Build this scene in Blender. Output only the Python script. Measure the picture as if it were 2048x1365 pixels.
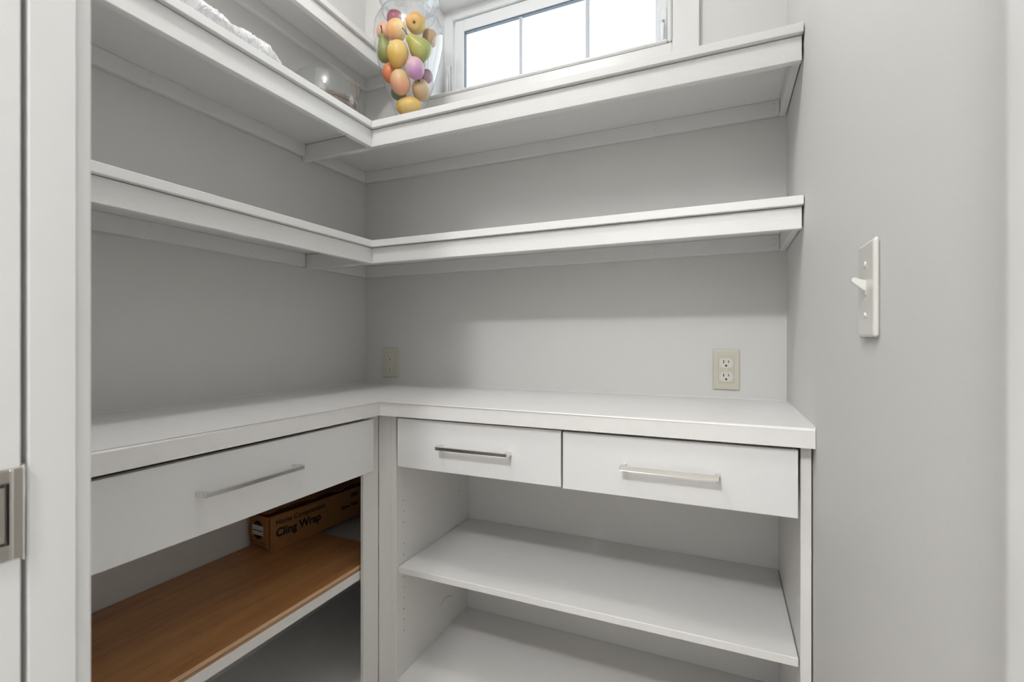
import bpy, bmesh, math, random
from mathutils import Vector, Matrix, Euler

for o in list(bpy.data.objects):
    bpy.data.objects.remove(o)
scene = bpy.context.scene
COL = scene.collection
R = math.radians
random.seed(7)

# ------------------------------------------------------------------ camera
CAM = Vector((1.3092, -1.5238, 1.0795))
YAW = R(23.745)
FPX = 963.47                      # focal length in pixels of the 2048 px wide frame
cd = bpy.data.cameras.new('camera')
cd.sensor_width = 36.0
cd.lens = 36.0 * FPX / 2048.0
cd.clip_start = 0.01
cd.dof.use_dof = True
cd.dof.focus_distance = 1.55
cd.dof.aperture_fstop = 6.3
cam = bpy.data.objects.new('camera', cd)
cam.location = CAM
cam.rotation_euler = (R(90), 0, YAW)
COL.objects.link(cam)
scene.camera = cam

# ------------------------------------------------------------------ world, lights, exposure
world = bpy.data.worlds.new('world')
scene.world = world
world.use_nodes = True
bg = world.node_tree.nodes['Background']
bg.inputs['Color'].default_value = (0.93, 0.97, 1.0, 1)
bg.inputs['Strength'].default_value = 2.4


def globe_light(name, loc, size, power, color):
    ld = bpy.data.lights.new(name, 'POINT')      # globe fixtures
    ld.shadow_soft_size = size
    ld.energy = power
    ld.color = color
    lo = bpy.data.objects.new(name, ld)
    lo.location = loc
    COL.objects.link(lo)
    return lo


# both lamps are above / behind the picture; their places follow from the shadow edges on the
# worktop, the right wall and the lower shelf
globe_light('pantry_ceiling_lamp_offscreen', (0.62, -1.02, 2.50), 0.05, 9.0, (1.0, 0.992, 0.98))
globe_light('hall_ceiling_lamp_offscreen', (1.05, -2.35, 2.45), 0.06, 45.0, (1.0, 0.995, 0.985))

scene.view_settings.view_transform = 'Standard'
scene.view_settings.look = 'None'
scene.view_settings.gamma = 1.0
scene.view_settings.use_curve_mapping = False
scene.view_settings.exposure = 0.42


# ------------------------------------------------------------------ materials
def new_mat(name):
    m = bpy.data.materials.new(name)
    m.use_nodes = True
    return m, m.node_tree, m.node_tree.nodes['Principled BSDF']


def rgb(c):
    return (c[0], c[1], c[2], 1.0)


def painted(name, col, rough=0.45, noise_scale=60.0, bump=0.05, var=0.03, stretch=(1, 1, 1), dist=0.002):
    m, nt, b = new_mat(name)
    tc = nt.nodes.new('ShaderNodeTexCoord')
    mp = nt.nodes.new('ShaderNodeMapping')
    mp.inputs['Scale'].default_value = stretch
    nz = nt.nodes.new('ShaderNodeTexNoise')
    nz.inputs['Scale'].default_value = noise_scale
    nz.inputs['Detail'].default_value = 4
    nt.links.new(tc.outputs['Object'], mp.inputs['Vector'])
    nt.links.new(mp.outputs['Vector'], nz.inputs['Vector'])
    rp = nt.nodes.new('ShaderNodeValToRGB')
    rp.color_ramp.elements[0].position = 0.3
    rp.color_ramp.elements[1].position = 0.7
    rp.color_ramp.elements[0].color = rgb([c * (1 - var) for c in col])
    rp.color_ramp.elements[1].color = rgb(col)
    nt.links.new(nz.outputs['Fac'], rp.inputs['Fac'])
    nt.links.new(rp.outputs['Color'], b.inputs['Base Color'])
    bp = nt.nodes.new('ShaderNodeBump')
    bp.inputs['Strength'].default_value = bump
    bp.inputs['Distance'].default_value = dist
    nt.links.new(nz.outputs['Fac'], bp.inputs['Height'])
    nt.links.new(bp.outputs['Normal'], b.inputs['Normal'])
    b.inputs['Roughness'].default_value = rough
    return m


def plain(name, col, rough=0.5, metal=0.0):
    m, nt, b = new_mat(name)
    b.inputs['Base Color'].default_value = rgb(col)
    b.inputs['Roughness'].default_value = rough
    b.inputs['Metallic'].default_value = metal
    return m


def thin_glass(name, tint=(0.97, 0.985, 0.98), ior=1.45, rough=0.0, edge=0.0):
    m = bpy.data.materials.new(name)
    m.use_nodes = True
    nt = m.node_tree
    nt.nodes.clear()
    out = nt.nodes.new('ShaderNodeOutputMaterial')
    tr = nt.nodes.new('ShaderNodeBsdfTransparent')
    tr.inputs['Color'].default_value = rgb(tint)
    gl = nt.nodes.new('ShaderNodeBsdfGlossy')
    gl.inputs['Roughness'].default_value = rough
    fr = nt.nodes.new('ShaderNodeFresnel')
    ge = nt.nodes.new('ShaderNodeNewGeometry')      # same reflectance from both sides of the thin wall
    io = nt.nodes.new('ShaderNodeMath')
    io.operation = 'MULTIPLY_ADD'
    io.inputs[1].default_value = 1.0 / ior - ior
    io.inputs[2].default_value = ior
    nt.links.new(ge.outputs['Backfacing'], io.inputs[0])
    nt.links.new(io.outputs['Value'], fr.inputs['IOR'])
    mx = nt.nodes.new('ShaderNodeMixShader')
    nt.links.new(fr.outputs['Fac'], mx.inputs['Fac'])
    nt.links.new(tr.outputs['BSDF'], mx.inputs[1])
    nt.links.new(gl.outputs['BSDF'], mx.inputs[2])
    nt.links.new(mx.outputs['Shader'], out.inputs['Surface'])
    return m


M = {}
M['wall'] = painted('grey_wall_paint', (0.72, 0.717, 0.70), 0.6, 220, 0.12, 0.02)
M['hallwall'] = painted('white_hall_paint', (0.80, 0.80, 0.79), 0.6, 220, 0.1, 0.02)
M['white'] = painted('white_shelf_paint', (0.82, 0.817, 0.81), 0.38, 40, 0.05, 0.025, (1, 1, 6))
M['counter'] = painted('white_counter_paint', (0.85, 0.84, 0.83), 0.27, 30, 0.04, 0.03)
M['cabinet'] = painted('white_cabinet_laminate', (0.84, 0.83, 0.815), 0.42, 50, 0.03, 0.02)
M['drawer'] = painted('white_drawer_paint', (0.83, 0.83, 0.83), 0.33, 50, 0.03, 0.015)
M['trim'] = painted('white_trim_paint', (0.79, 0.79, 0.785), 0.35, 30, 0.04, 0.02, (1, 1, 0.2))
M['vinyl'] = painted('white_window_vinyl', (0.80, 0.81, 0.82), 0.35, 30, 0.02, 0.01)
M['gasket'] = plain('dark_glazing_gasket', (0.10, 0.13, 0.16), 0.6)
M['muntin'] = plain('grey_muntin_paint', (0.52, 0.55, 0.60), 0.45)      # grey bars; the sash facing the same way is white
M['ceiling'] = painted('white_ceiling_paint', (0.93, 0.93, 0.92), 0.8, 150, 0.1, 0.02)
M['glass'] = thin_glass('window_glass', (0.97, 0.99, 1.0), 1.3)
M['jarglass'] = thin_glass('clear_jar_glass', (0.96, 0.97, 0.98), 1.75)
M['lidglass'] = thin_glass('heavy_lid_glass', (0.95, 0.96, 0.97), 2.3)
M['chrome'] = plain('polished_chrome', (0.78, 0.77, 0.75), 0.12, 1.0)
M['nickel'] = plain('satin_nickel', (0.50, 0.47, 0.43), 0.28, 1.0)
M['slot_shade'] = plain('painted_slot_shade', (0.03, 0.028, 0.026), 0.6)  # near-black colour standing in for the shade inside the outlet holes
M['steel'] = plain('galvanised_slide_steel', (0.35, 0.35, 0.34), 0.4, 1.0)
M['almond'] = painted('almond_plastic', (0.62, 0.60, 0.50), 0.28, 20, 0.0, 0.01)
M['almond2'] = painted('ivory_receptacle_plastic', (0.72, 0.71, 0.64), 0.25, 20, 0.0, 0.01)
M['switchp'] = painted('light_grey_switch_plastic', (0.74, 0.73, 0.69), 0.25, 20, 0.0, 0.01)
M['toggle'] = plain('white_toggle_plastic', (0.78, 0.78, 0.74), 0.25)
M['rawwood'] = painted('brown_raw_wood', (0.17, 0.12, 0.08), 0.8, 80, 0.1, 0.2, (1, 1, 0.1))
M['doorpaint'] = painted('white_door_paint', (0.79, 0.79, 0.785), 0.4, 40, 0.04, 0.02)
M['ink'] = plain('black_printing_ink', (0.008, 0.008, 0.012), 0.7)
M['sticker'] = plain('white_paper_sticker', (0.75, 0.72, 0.68), 0.7)
M['stem'] = plain('dark_fruit_stem', (0.035, 0.025, 0.015), 0.8)
M['fill'] = plain('grey_nail_filler', (0.70, 0.69, 0.67), 0.8)


def wood_mat(name, c1, c2, c3, rough):
    m, nt, b = new_mat(name)
    tc = nt.nodes.new('ShaderNodeTexCoord')
    mp = nt.nodes.new('ShaderNodeMapping')
    mp.inputs['Scale'].default_value = (9.0, 0.8, 9.0)
    nz = nt.nodes.new('ShaderNodeTexNoise')
    nz.inputs['Scale'].default_value = 3.0
    nz.inputs['Detail'].default_value = 8
    nz.inputs['Distortion'].default_value = 0.6
    nz2 = nt.nodes.new('ShaderNodeTexNoise')
    nz2.inputs['Scale'].default_value = 26.0
    nz2.inputs['Detail'].default_value = 6
    rp = nt.nodes.new('ShaderNodeValToRGB')
    e = rp.color_ramp.elements
    e[0].position = 0.28; e[0].color = rgb(c1)
    e[1].position = 0.75; e[1].color = rgb(c3)
    k = rp.color_ramp.elements.new(0.5); k.color = rgb(c2)
    rp2 = nt.nodes.new('ShaderNodeValToRGB')
    rp2.color_ramp.elements[0].position = 0.25
    rp2.color_ramp.elements[0].color = (0.62, 0.55, 0.5, 1)
    rp2.color_ramp.elements[1].position = 0.42
    rp2.color_ramp.elements[1].color = (1, 1, 1, 1)
    mul = nt.nodes.new('ShaderNodeMixRGB')
    mul.blend_type = 'MULTIPLY'
    mul.inputs['Fac'].default_value = 0.75
    nt.links.new(tc.outputs['Object'], mp.inputs['Vector'])
    nt.links.new(mp.outputs['Vector'], nz.inputs['Vector'])
    nt.links.new(mp.outputs['Vector'], nz2.inputs['Vector'])
    nt.links.new(nz.outputs['Fac'], rp.inputs['Fac'])
    nt.links.new(nz2.outputs['Fac'], rp2.inputs['Fac'])
    nt.links.new(rp.outputs['Color'], mul.inputs['Color1'])
    nt.links.new(rp2.outputs['Color'], mul.inputs['Color2'])
    nt.links.new(mul.outputs['Color'], b.inputs['Base Color'])
    b.inputs['Roughness'].default_value = rough
    return m


M['maple'] = wood_mat('stained_maple_veneer', (0.47, 0.205, 0.075), (0.58, 0.27, 0.10), (0.66, 0.33, 0.125), 0.3)
M['ply_light'] = wood_mat('pale_plywood_ply', (0.60, 0.40, 0.24), (0.70, 0.48, 0.30), (0.76, 0.54, 0.34), 0.5)
M['ply_dark'] = wood_mat('dark_plywood_ply', (0.22, 0.11, 0.05), (0.30, 0.16, 0.08), (0.38, 0.2, 0.1), 0.6)
M['ply_mid'] = wood_mat('tan_plywood_ply', (0.36, 0.19, 0.09), (0.46, 0.26, 0.13), (0.55, 0.32, 0.17), 0.5)
M['oakfloor'] = wood_mat('oak_floor', (0.66, 0.60, 0.54), (0.74, 0.68, 0.61), (0.78, 0.72, 0.66), 0.4)
M['card'] = painted('brown_cardboard', (0.42, 0.19, 0.06), 0.75, 90, 0.06, 0.15)
M['card_in'] = painted('darker_cardboard_inside', (0.42, 0.19, 0.06), 0.85, 60, 0.1, 0.2)


# ------------------------------------------------------------------ mesh helpers
ROOT = {}


def obj(name, bm, mat, parent=None, smooth=False):
    me = bpy.data.meshes.new(name)
    bmesh.ops.recalc_face_normals(bm, faces=bm.faces[:])
    off = ROOT.get(parent.name, Vector((0, 0, 0))) if parent is not None else None
    if off is not None:
        for v in bm.verts:
            v.co -= off
    bm.to_mesh(me)
    bm.free()
    if smooth:
        for f in me.polygons:
            f.use_smooth = True
    me.materials.append(M[mat] if isinstance(mat, str) else mat)
    o = bpy.data.objects.new(name, me)
    COL.objects.link(o)
    if parent is not None:
        o.parent = parent
        ROOT[o.name] = off
    else:
        ROOT[o.name] = Vector((0, 0, 0))
    return o


def thing(name, loc, label=None, cat=None, group=None, kind=None, rot=None):
    o = bpy.data.objects.new(name, None)
    o.empty_display_size = 0.05
    o.location = loc
    if rot:
        o.rotation_euler = rot
        ROOT[o.name] = Vector((0, 0, 0))       # children are given in local coordinates
    else:
        ROOT[o.name] = Vector(loc)
    COL.objects.link(o)
    tag(o, label, cat, group, kind)
    return o


def tag(o, label=None, cat=None, group=None, kind=None):
    if label: o['label'] = label
    if cat: o['category'] = cat
    if group: o['group'] = group
    if kind: o['kind'] = kind
    return o


def box(bm, x0, x1, y0, y1, z0, z1, bevel=0.0, seg=1):
    r = bmesh.ops.create_cube(bm, size=1.0)
    vs = r['verts']
    for v in vs:
        v.co = Vector((x0 if v.co.x < 0 else x1, y0 if v.co.y < 0 else y1, z0 if v.co.z < 0 else z1))
    if bevel > 0:
        es = list({e for v in vs for e in v.link_edges})
        bmesh.ops.bevel(bm, geom=es, offset=bevel, segments=seg, profile=0.5, affect='EDGES')
    return bm


def B(x0, x1, y0, y1, z0, z1, bevel=0.0, seg=1):
    return box(bmesh.new(), min(x0, x1), max(x0, x1), min(y0, y1), max(y0, y1), min(z0, z1), max(z0, z1), bevel, seg)


def prism(poly, z0, z1, bevel=0.0, seg=1):
    bm = bmesh.new()
    lo = [bm.verts.new((x, y, z0)) for x, y in poly]
    hi = [bm.verts.new((x, y, z1)) for x, y in poly]
    n = len(poly)
    bm.faces.new(list(reversed(lo)))
    bm.faces.new(hi)
    for i in range(n):
        j = (i + 1) % n
        bm.faces.new((lo[i], lo[j], hi[j], hi[i]))
    if bevel > 0:
        bmesh.ops.bevel(bm, geom=bm.edges[:], offset=bevel, segments=seg, profile=0.5, affect='EDGES')
    return bm


def lathe(prof, n=48, bm=None, closed=False, center=(0, 0, 0)):
    bm = bm or bmesh.new()
    cx, cy, cz = center
    rings = []
    for r, z in prof:
        if r < 1e-5:
            rings.append([bm.verts.new((cx, cy, cz + z))])
        else:
            rings.append([bm.verts.new((cx + r * math.cos(2 * math.pi * i / n), cy + r * math.sin(2 * math.pi * i / n), cz + z)) for i in range(n)])
    pairs = list(zip(rings, rings[1:]))
    if closed:
        pairs.append((rings[-1], rings[0]))
    for a, b in pairs:
        for i in range(n):
            j = (i + 1) % n
            if len(a) == 1 and len(b) == 1:
                continue
            if len(a) == 1:
                bm.faces.new((a[0], b[i], b[j]))
            elif len(b) == 1:
                bm.faces.new((a[i], a[j], b[0]))
            else:
                bm.faces.new((a[i], a[j], b[j], b[i]))
    return bm


def tube(pts, rad, n=8, bm=None):
    bm = bm or bmesh.new()
    pts = [Vector(p) for p in pts]
    rings = []
    for k, p in enumerate(pts):
        d = (pts[min(k + 1, len(pts) - 1)] - pts[max(k - 1, 0)]).normalized()
        up = Vector((0, 0, 1)) if abs(d.z) < 0.9 else Vector((1, 0, 0))
        a = d.cross(up).normalized()
        b = d.cross(a).normalized()
        r = rad[k] if isinstance(rad, (list, tuple)) else rad
        rings.append([bm.verts.new(p + a * r * math.cos(2 * math.pi * i / n) + b * r * math.sin(2 * math.pi * i / n)) for i in range(n)])
    for a, b in zip(rings, rings[1:]):
        for i in range(n):
            j = (i + 1) % n
            bm.faces.new((a[i], a[j], b[j], b[i]))
    bm.faces.new(list(reversed(rings[0])))
    bm.faces.new(rings[-1])
    return bm


def disc(bm, c, nrm, r, t=0.0006, n=12):
    """a thin round cap standing proud along nrm"""
    nrm = Vector(nrm).normalized()
    up = Vector((0, 0, 1)) if abs(nrm.z) < 0.9 else Vector((1, 0, 0))
    a = nrm.cross(up).normalized()
    b = nrm.cross(a)
    c = Vector(c)
    lo = [bm.verts.new(c + (a * math.cos(2 * math.pi * i / n) + b * math.sin(2 * math.pi * i / n)) * r - nrm * 0.001) for i in range(n)]
    hi = [bm.verts.new(v.co + nrm * (t + 0.001)) for v in lo]
    bm.faces.new(hi)
    bm.faces.new(list(reversed(lo)))
    for i in range(n):
        j = (i + 1) % n
        bm.faces.new((lo[i], lo[j], hi[j], hi[i]))
    return bm


def cut(o, cutter_bm):
    """cut real holes (given in world coordinates) into an already built part"""
    cb = cutter_bm.copy()
    off = ROOT.get(o.name, Vector((0, 0, 0))) or Vector((0, 0, 0))
    for v in cb.verts:
        v.co -= off
    bmesh.ops.recalc_face_normals(cb, faces=cb.faces[:])
    cme = bpy.data.meshes.new('cutter'); cb.to_mesh(cme); cb.free()
    co = bpy.data.objects.new('cutter', cme); COL.objects.link(co)
    tmp = bpy.data.objects.new('tmp', o.data); COL.objects.link(tmp)
    md = tmp.modifiers.new('b', 'BOOLEAN'); md.operation = 'DIFFERENCE'; md.solver = 'EXACT'; md.object = co
    bpy.context.view_layer.update()
    me = bpy.data.meshes.new_from_object(tmp.evaluated_get(bpy.context.evaluated_depsgraph_get()))
    name = o.data.name
    for f in me.polygons:
        f.use_smooth = False
    o.data = me
    me.name = name
    bpy.data.objects.remove(tmp); bpy.data.objects.remove(co)


def struct(name, bm, mat, parent=None):
    o = obj(name, bm, mat, parent)
    if parent is None:
        o['kind'] = 'structure'
    return o


# pixel -> world (the pixel gives a direction only; the distance comes from a known plane or depth)
def ray(u, v):
    k = (u - 1024.0) / FPX
    m = (681.87 - v) / FPX
    return Vector((-math.sin(YAW) + k * math.cos(YAW), math.cos(YAW) + k * math.sin(YAW), m))


def at_depth(u, v, d):
    return CAM + ray(u, v) * d


# ------------------------------------------------------------------ dimensions (metres)
W = 1.468            # inner width along the back wall (left wall x=0, right wall x=W, back wall y=0)
YF = -1.292          # inner face of the front wall
YH = -1.410          # hall face of the front wall
HC = 2.60            # ceiling height
ZC = 0.914           # counter top
DB, DL = 0.4647, 0.4465
OX0, OX1, OZ0, OZ1 = 0.2976, 1.1558, 1.984, 2.375      # window opening in the back wall
JX0, JX1 = 0.793, 1.403                                  # door opening
WT = 0.15
HX0, HX1, HY = -1.0, 3.4, -3.5

# ------------------------------------------------------------------ room shell
struct('floor', B(HX0 - 0.1, HX1 + 0.1, HY - 0.1, WT, -0.05, 0.0), 'oakfloor')
struct('ceiling', B(HX0 - 0.1, HX1 + 0.1, HY - 0.1, WT, HC, HC + 0.05), 'ceiling')
bm = bmesh.new()
RO = 0.0114           # rough opening around the jamb boards
box(bm, -0.12, OX0 - RO, 0, WT, 0, HC)
box(bm, OX1 + RO, W + 0.12, 0, WT, 0, HC)
box(bm, OX0 - RO, OX1 + RO, 0, WT, 0, OZ0 - RO)
box(bm, OX0 - RO, OX1 + RO, 0, WT, OZ1 + RO, HC)
struct('wall_back', bm, 'wall')
struct('wall_left', B(-0.12, 0, YF, 0, 0, HC), 'wall')
struct('wall_right', B(W, W + 0.12, YF, 0, 0, HC), 'wall')
bm = bmesh.new()
box(bm, HX0, JX0 - 0.02, YF, YF - 0.036, 0, HC)            # pantry side leaf of the pocket wall
box(bm, HX0, JX0 - 0.02, YH + 0.036, YH, 0, HC)
box(bm, JX1 + 0.02, HX1, YH, YF, 0, HC)
box(bm, JX0 - 0.02, JX1 + 0.02, YH, YF, 2.08, HC)
struct('wall_front', bm, 'wall')
bm = bmesh.new()
box(bm, HX0 - 0.1, HX0, HY, YF, 0, HC)
struct('wall_hall_left', bm, 'hallwall')
bm = bmesh.new()                                            # daylight from this side falls through the door on the left wall and drawer
box(bm, HX1, HX1 + 0.1, HY, -2.10, 0, HC)
box(bm, HX1, HX1 + 0.1, -1.55, YF, 0, HC)
box(bm, HX1, HX1 + 0.1, -2.10, -1.55, 0, 0.15)
box(bm, HX1, HX1 + 0.1, -2.10, -1.55, 2.3, HC)
struct('wall_hall_right', bm, 'hallwall')
struct('wall_hall_far', B(HX0, HX1, HY - 0.1, HY, 0, HC), 'hallwall')

# door opening: jamb boards, casings, pocket door with edge latch
t1 = thing('trim_1', (JX0, YF, 0), kind='structure')
obj('split_jamb', B(JX0 - 0.02, JX0, -1.3247, YF, 0, 2.08, 0.0012), 'trim', t1)
obj('split_jamb', B(JX0 - 0.02, JX0, YH, -1.3725, 0, 2.08, 0.0012), 'trim', t1)
obj('door_casing', B(JX0 - 0.066, JX0 - 0.0035, YF, YF + 0.0125, 0, 2.14, 0.002, 2), 'trim', t1)
obj('pocket_edge', B(JX0 - 0.05, JX0 - 0.021, YF - 0.0355, -1.3245, 0, 2.08), 'rawwood', t1)
t2 = thing('trim_2', (JX1, YF, 0), kind='structure')
obj('strike_jamb', B(JX1, JX1 + 0.02, YH, YF, 0, 2.08, 0.0012), 'trim', t2)
obj('door_casing', B(JX1 + 0.0035, W - 0.0005, YF, YF + 0.011, 0, 2.14, 0.002, 2), 'trim', t2)
t3 = thing('trim_3', (JX0, YF, 2.08), kind='structure')
obj('head_jamb', B(JX0, JX1, YH, YF, 2.06, 2.08, 0.0012), 'trim', t3)
obj('door_casing', B(JX0 - 0.003, JX1 + 0.003, YF, YF + 0.0125, 2.0765, 2.14, 0.002), 'trim', t3)

d1 = thing('door_1', (0.5, -1.346, 0), kind='structure')
slab = obj('door_slab', B(0.16, JX0 + 0.001, -1.3640, -1.3287, 0.012, 2.055, 0.0012), 'doorpaint', d1)
zl0, zl1 = 0.9062, 0.979
px = JX0 + 0.001
lp = obj('latch_plate', B(px - 0.002, px + 0.0012, -1.3655, -1.3275, zl0, zl1, 0.0006), 'nickel', d1)
bm = bmesh.new()
yA, yB = -1.3555, -1.3365
box(bm, px, px + 0.0028, -1.3605, yA, zl0 + 0.001, zl1 - 0.001, 0.0004)
box(bm, px, px + 0.0028, yB, -1.3350, zl0 + 0.001, zl1 - 0.001, 0.0004)
box(bm, px, px + 0.0028, yA, yB, zl0 + 0.001, zl0 + 0.013, 0.0004)
box(bm, px, px + 0.0028, yA, yB, zl1 - 0.011, zl1 - 0.001, 0.0004)
obj('pull_frame', bm, 'nickel', d1)
pocket = B(px - 0.012, px + 0.006, yA, yB, zl0 + 0.013, zl1 - 0.011)
cut(lp, pocket)
cut(slab, pocket)
obj('recess', B(px - 0.0125, px - 0.0115, yA, yB, zl0 + 0.013, zl1 - 0.011), 'nickel', d1)
obj('edge_pull', B(px - 0.0120, px + 0.0015, yA + 0.002, yB - 0.0022, zl0 + 0.0150, zl1 - 0.0140, 0.0004), 'nickel', d1)
obj('plate_ridge', B(px, px + 0.0032, -1.3352, -1.3344, zl0 + 0.001, zl1 - 0.001, 0.0003), 'chrome', d1)
obj('plate_rim', B(px - 0.004, px + 0.0018, -1.3284, -1.3268, zl0 - 0.002, zl1 + 0.002, 0.0007, 2), 'chrome', d1)

# ------------------------------------------------------------------ window
w1 = thing('window_1', (0.727, 0, OZ0), kind='structure')
CW = 0.076
rv = 0.0115           # jamb edge showing between opening and casing
obj('casing_board', B(OX1 + rv, OX1 + rv + CW, -0.016, 0, OZ0 - rv - CW, OZ1 + rv + CW, 0.0015), 'trim', w1)
obj('casing_board', B(OX0 - rv - CW, OX0 - rv, -0.016, 0, OZ0 - rv - CW, OZ1 + rv + CW, 0.0015), 'trim', w1)
obj('casing_board', B(OX0 - rv, OX1 + rv, -0.016, 0, OZ0 - rv - CW, OZ0 - rv, 0.0012), 'trim', w1)
obj('casing_board', B(OX0 - rv, OX1 + rv, -0.016, 0, OZ1 + rv, OZ1 + rv + CW, 0.0012), 'trim', w1)
YR = 0.117            # depth of the window unit in the reveal


def ringbox(x0, x1, z0, z1, wl, wr, wb, wt, y0, y1, bevel=0.0):
    bm = bmesh.new()
    box(bm, x0, x0 + wl, y0, y1, z0, z1, bevel)
    box(bm, x1 - wr, x1, y0, y1, z0, z1, bevel)
    box(bm, x0 + wl, x1 - wr, y0, y1, z0, z0 + wb, bevel)
    box(bm, x0 + wl, x1 - wr, y0, y1, z1 - wt, z1, bevel)
    return bm


obj('extension_jamb', ringbox(OX0 - rv, OX1 + rv, OZ0 - rv, OZ1 + rv, rv, rv, rv, rv, -0.002, YR, 0.0), 'trim', w1)
obj('jamb_bead', ringbox(OX0 - rv, OX1 + rv, OZ0 - rv, OZ1 + rv, rv - 0.0002, rv - 0.0002, rv - 0.0002, rv - 0.0002, -0.023, -0.001, 0.0042), 'trim', w1)
GX0, GX1, GZ0, GZ1 = 0.3816, 1.106, 2.03, 2.288
obj('window_frame', ringbox(OX0 - 0.011, OX1 + 0.011, OZ0 - 0.011, OZ1 + 0.011, 0.0445, 0.023, 0.031, 0.045, YR - 0.004, WT, 0.001), 'vinyl', w1)
obj('frame_bead', ringbox(OX0 + 0.0335, OX1 - 0.012, OZ0 + 0.02, OZ1 - 0.034, 0.006, 0.003, 0.006, 0.006, YR - 0.010, WT, 0.0012), 'vinyl', w1)
s = obj('sash', ringbox(OX0 + 0.0465, OX1 - 0.0155, OZ0 + 0.027, OZ1 - 0.0415, GX0 - OX0 - 0.0465, OX1 - 0.0155 - GX1, 0.019, OZ1 - 0.0415 - GZ1, YR + 0.001, WT - 0.006, 0.0015), 'vinyl', w1)
obj('gasket', ringbox(GX0, GX1, GZ0, GZ1, 0.0022, 0.002, 0.002, 0.004, YR + 0.006, WT - 0.012), 'gasket', s)
mx = [(0.6124, 0.6244), (0.8648, 0.879)]
for a, b in mx:
    obj('muntin', B(a, b, YR + 0.008, WT - 0.012, GZ0, GZ1, 0.001), 'muntin', w1)
xs = [GX0, 0.6124, 0.6244, 0.8648, 0.879, GX1]
for i in range(3):
    obj('glass_pane', B(xs[2 * i] + 0.0005, xs[2 * i + 1] - 0.0005, YR + 0.016, YR + 0.0165, GZ0 + 0.0005, GZ1 - 0.0005), 'glass', w1)
for lx, sgn in ((0.3185, 1), (1.1300, -1)):
    zc_ = 2.108
    yk = YR - 0.004
    hl = B(lx - 0.0105, lx + 0.0105, yk - 0.008, yk + 0.001, zc_ - 0.05, zc_ + 0.055, 0.005, 2)
    k = obj('lock_housing', hl, 'vinyl', w1)
    obj('lock_lever', tube([(lx + sgn * 0.001, yk - 0.006, zc_ + 0.012), (lx + sgn * 0.002, yk - 0.018, zc_ - 0.005), (lx + sgn * 0.002, yk - 0.021, zc_ - 0.04), (lx + sgn * 0.0, yk - 0.014, zc_ - 0.072)], [0.005, 0.006, 0.0045, 0.004], 10), 'vinyl', k, True)
ck = obj('crank_housing', B(0.725, 0.775, YR - 0.022, YR - 0.003, OZ0 + 0.001, OZ0 + 0.024, 0.006, 2), 'vinyl', w1)
obj('crank_handle', tube([(0.752, YR - 0.016, OZ0 + 0.02), (0.7545, YR - 0.024, OZ0 + 0.045), (0.7575, YR - 0.030, OZ0 + 0.064), (0.762, YR - 0.034, OZ0 + 0.045)], [0.004, 0.0035, 0.004, 0.004], 8), 'chrome', ck, True)

# ------------------------------------------------------------------ wall shelves
YE = YF + 0.0005     # the shelves run up to the front wall


def l_shelf(name, top, led, fas, label):
    """L-shaped shelf: boards with a proud front edge, fascia set back, ledgers on the walls"""
    t = thing(name, (0, 0, top - 0.02), label, 'shelf')
    sb, sl, th = 0.3284, 0.3092, 0.020
    bd = top - th
    obj('shelf_board', B(0.0, sl, YE, -sb, bd, top, 0.0012), 'white', t)
    obj('shelf_board', prism([(0, 0), (0, -sb), (sl, -sb), (W - 0.002, -sb), (W - 0.002, 0)], bd, top, 0.0012), 'white', t)
    fx, fy = sl - 0.0125, -sb + 0.0125
    obj('fascia', B(fx - 0.018, fx, YE, fy, fas, bd - 0.0012, 0.0012), 'white', t)
    obj('fascia', B(0.0, W - 0.004, fy, fy + 0.018, fas, bd - 0.0014, 0.0012), 'white', t)
    obj('ledger', B(0.0014, 0.018, YE, fy - 0.0004, led, bd, 0.0012), 'white', t)
    obj('ledger', B(0.0014, 0.018, fy + 0.0184, -0.0184, led, bd, 0.0012), 'white', t)
    obj('ledger', B(0.0, W - 0.0184, -0.018, -0.0014, led, bd, 0.0012), 'white', t)
    obj('end_cleat', B(W - 0.018, W - 0.002, fy + 0.0184, 0, led, bd, 0.0012), 'white', t)
    bm = bmesh.new()
    for x in (0.78, 1.12, 1.435):
        for dz in (0.014, 0.032):
            disc(bm, (x, -0.018, led + dz), (0, -1, 0), 0.0025)
    for y in (-0.52, -0.80):
        for dz in (0.014, 0.032):
            disc(bm, (0.018, y, led + dz), (1, 0, 0), 0.0022)
    n = obj('nail_filler', bm, 'fill', t)
    n['kind'] = 'stuff'
    return t


l_shelf('wall_shelf', 1.393, 1.3301, 1.3235, 'empty L-shaped white wall shelf, the lowest one, above the power outlets')
l_shelf('wall_shelf', 1.764, 1.7028, 1.689, 'L-shaped white wall shelf carrying the fruit jar and the glass bowl')
t = thing('wall_shelf', (0, 0, 2.11), 'narrow straight white wall shelf above the glass bowl, beside the window', 'shelf')
obj('shelf_board', B(0, 0.1875, YE, -0.0005, 2.112, 2.132, 0.0012), 'white', t)
obj('fascia', B(0.157, 0.175, YE, -0.0005, 2.066, 2.1108, 0.0012), 'white', t)
obj('ledger', B(0, 0.018, YE, -0.0184, 2.0735, 2.112, 0.0012), 'white', t)
obj('end_cleat', B(0.0, 0.1568, -0.018, 0, 2.0735, 2.112, 0.0012), 'white', t)

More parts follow.
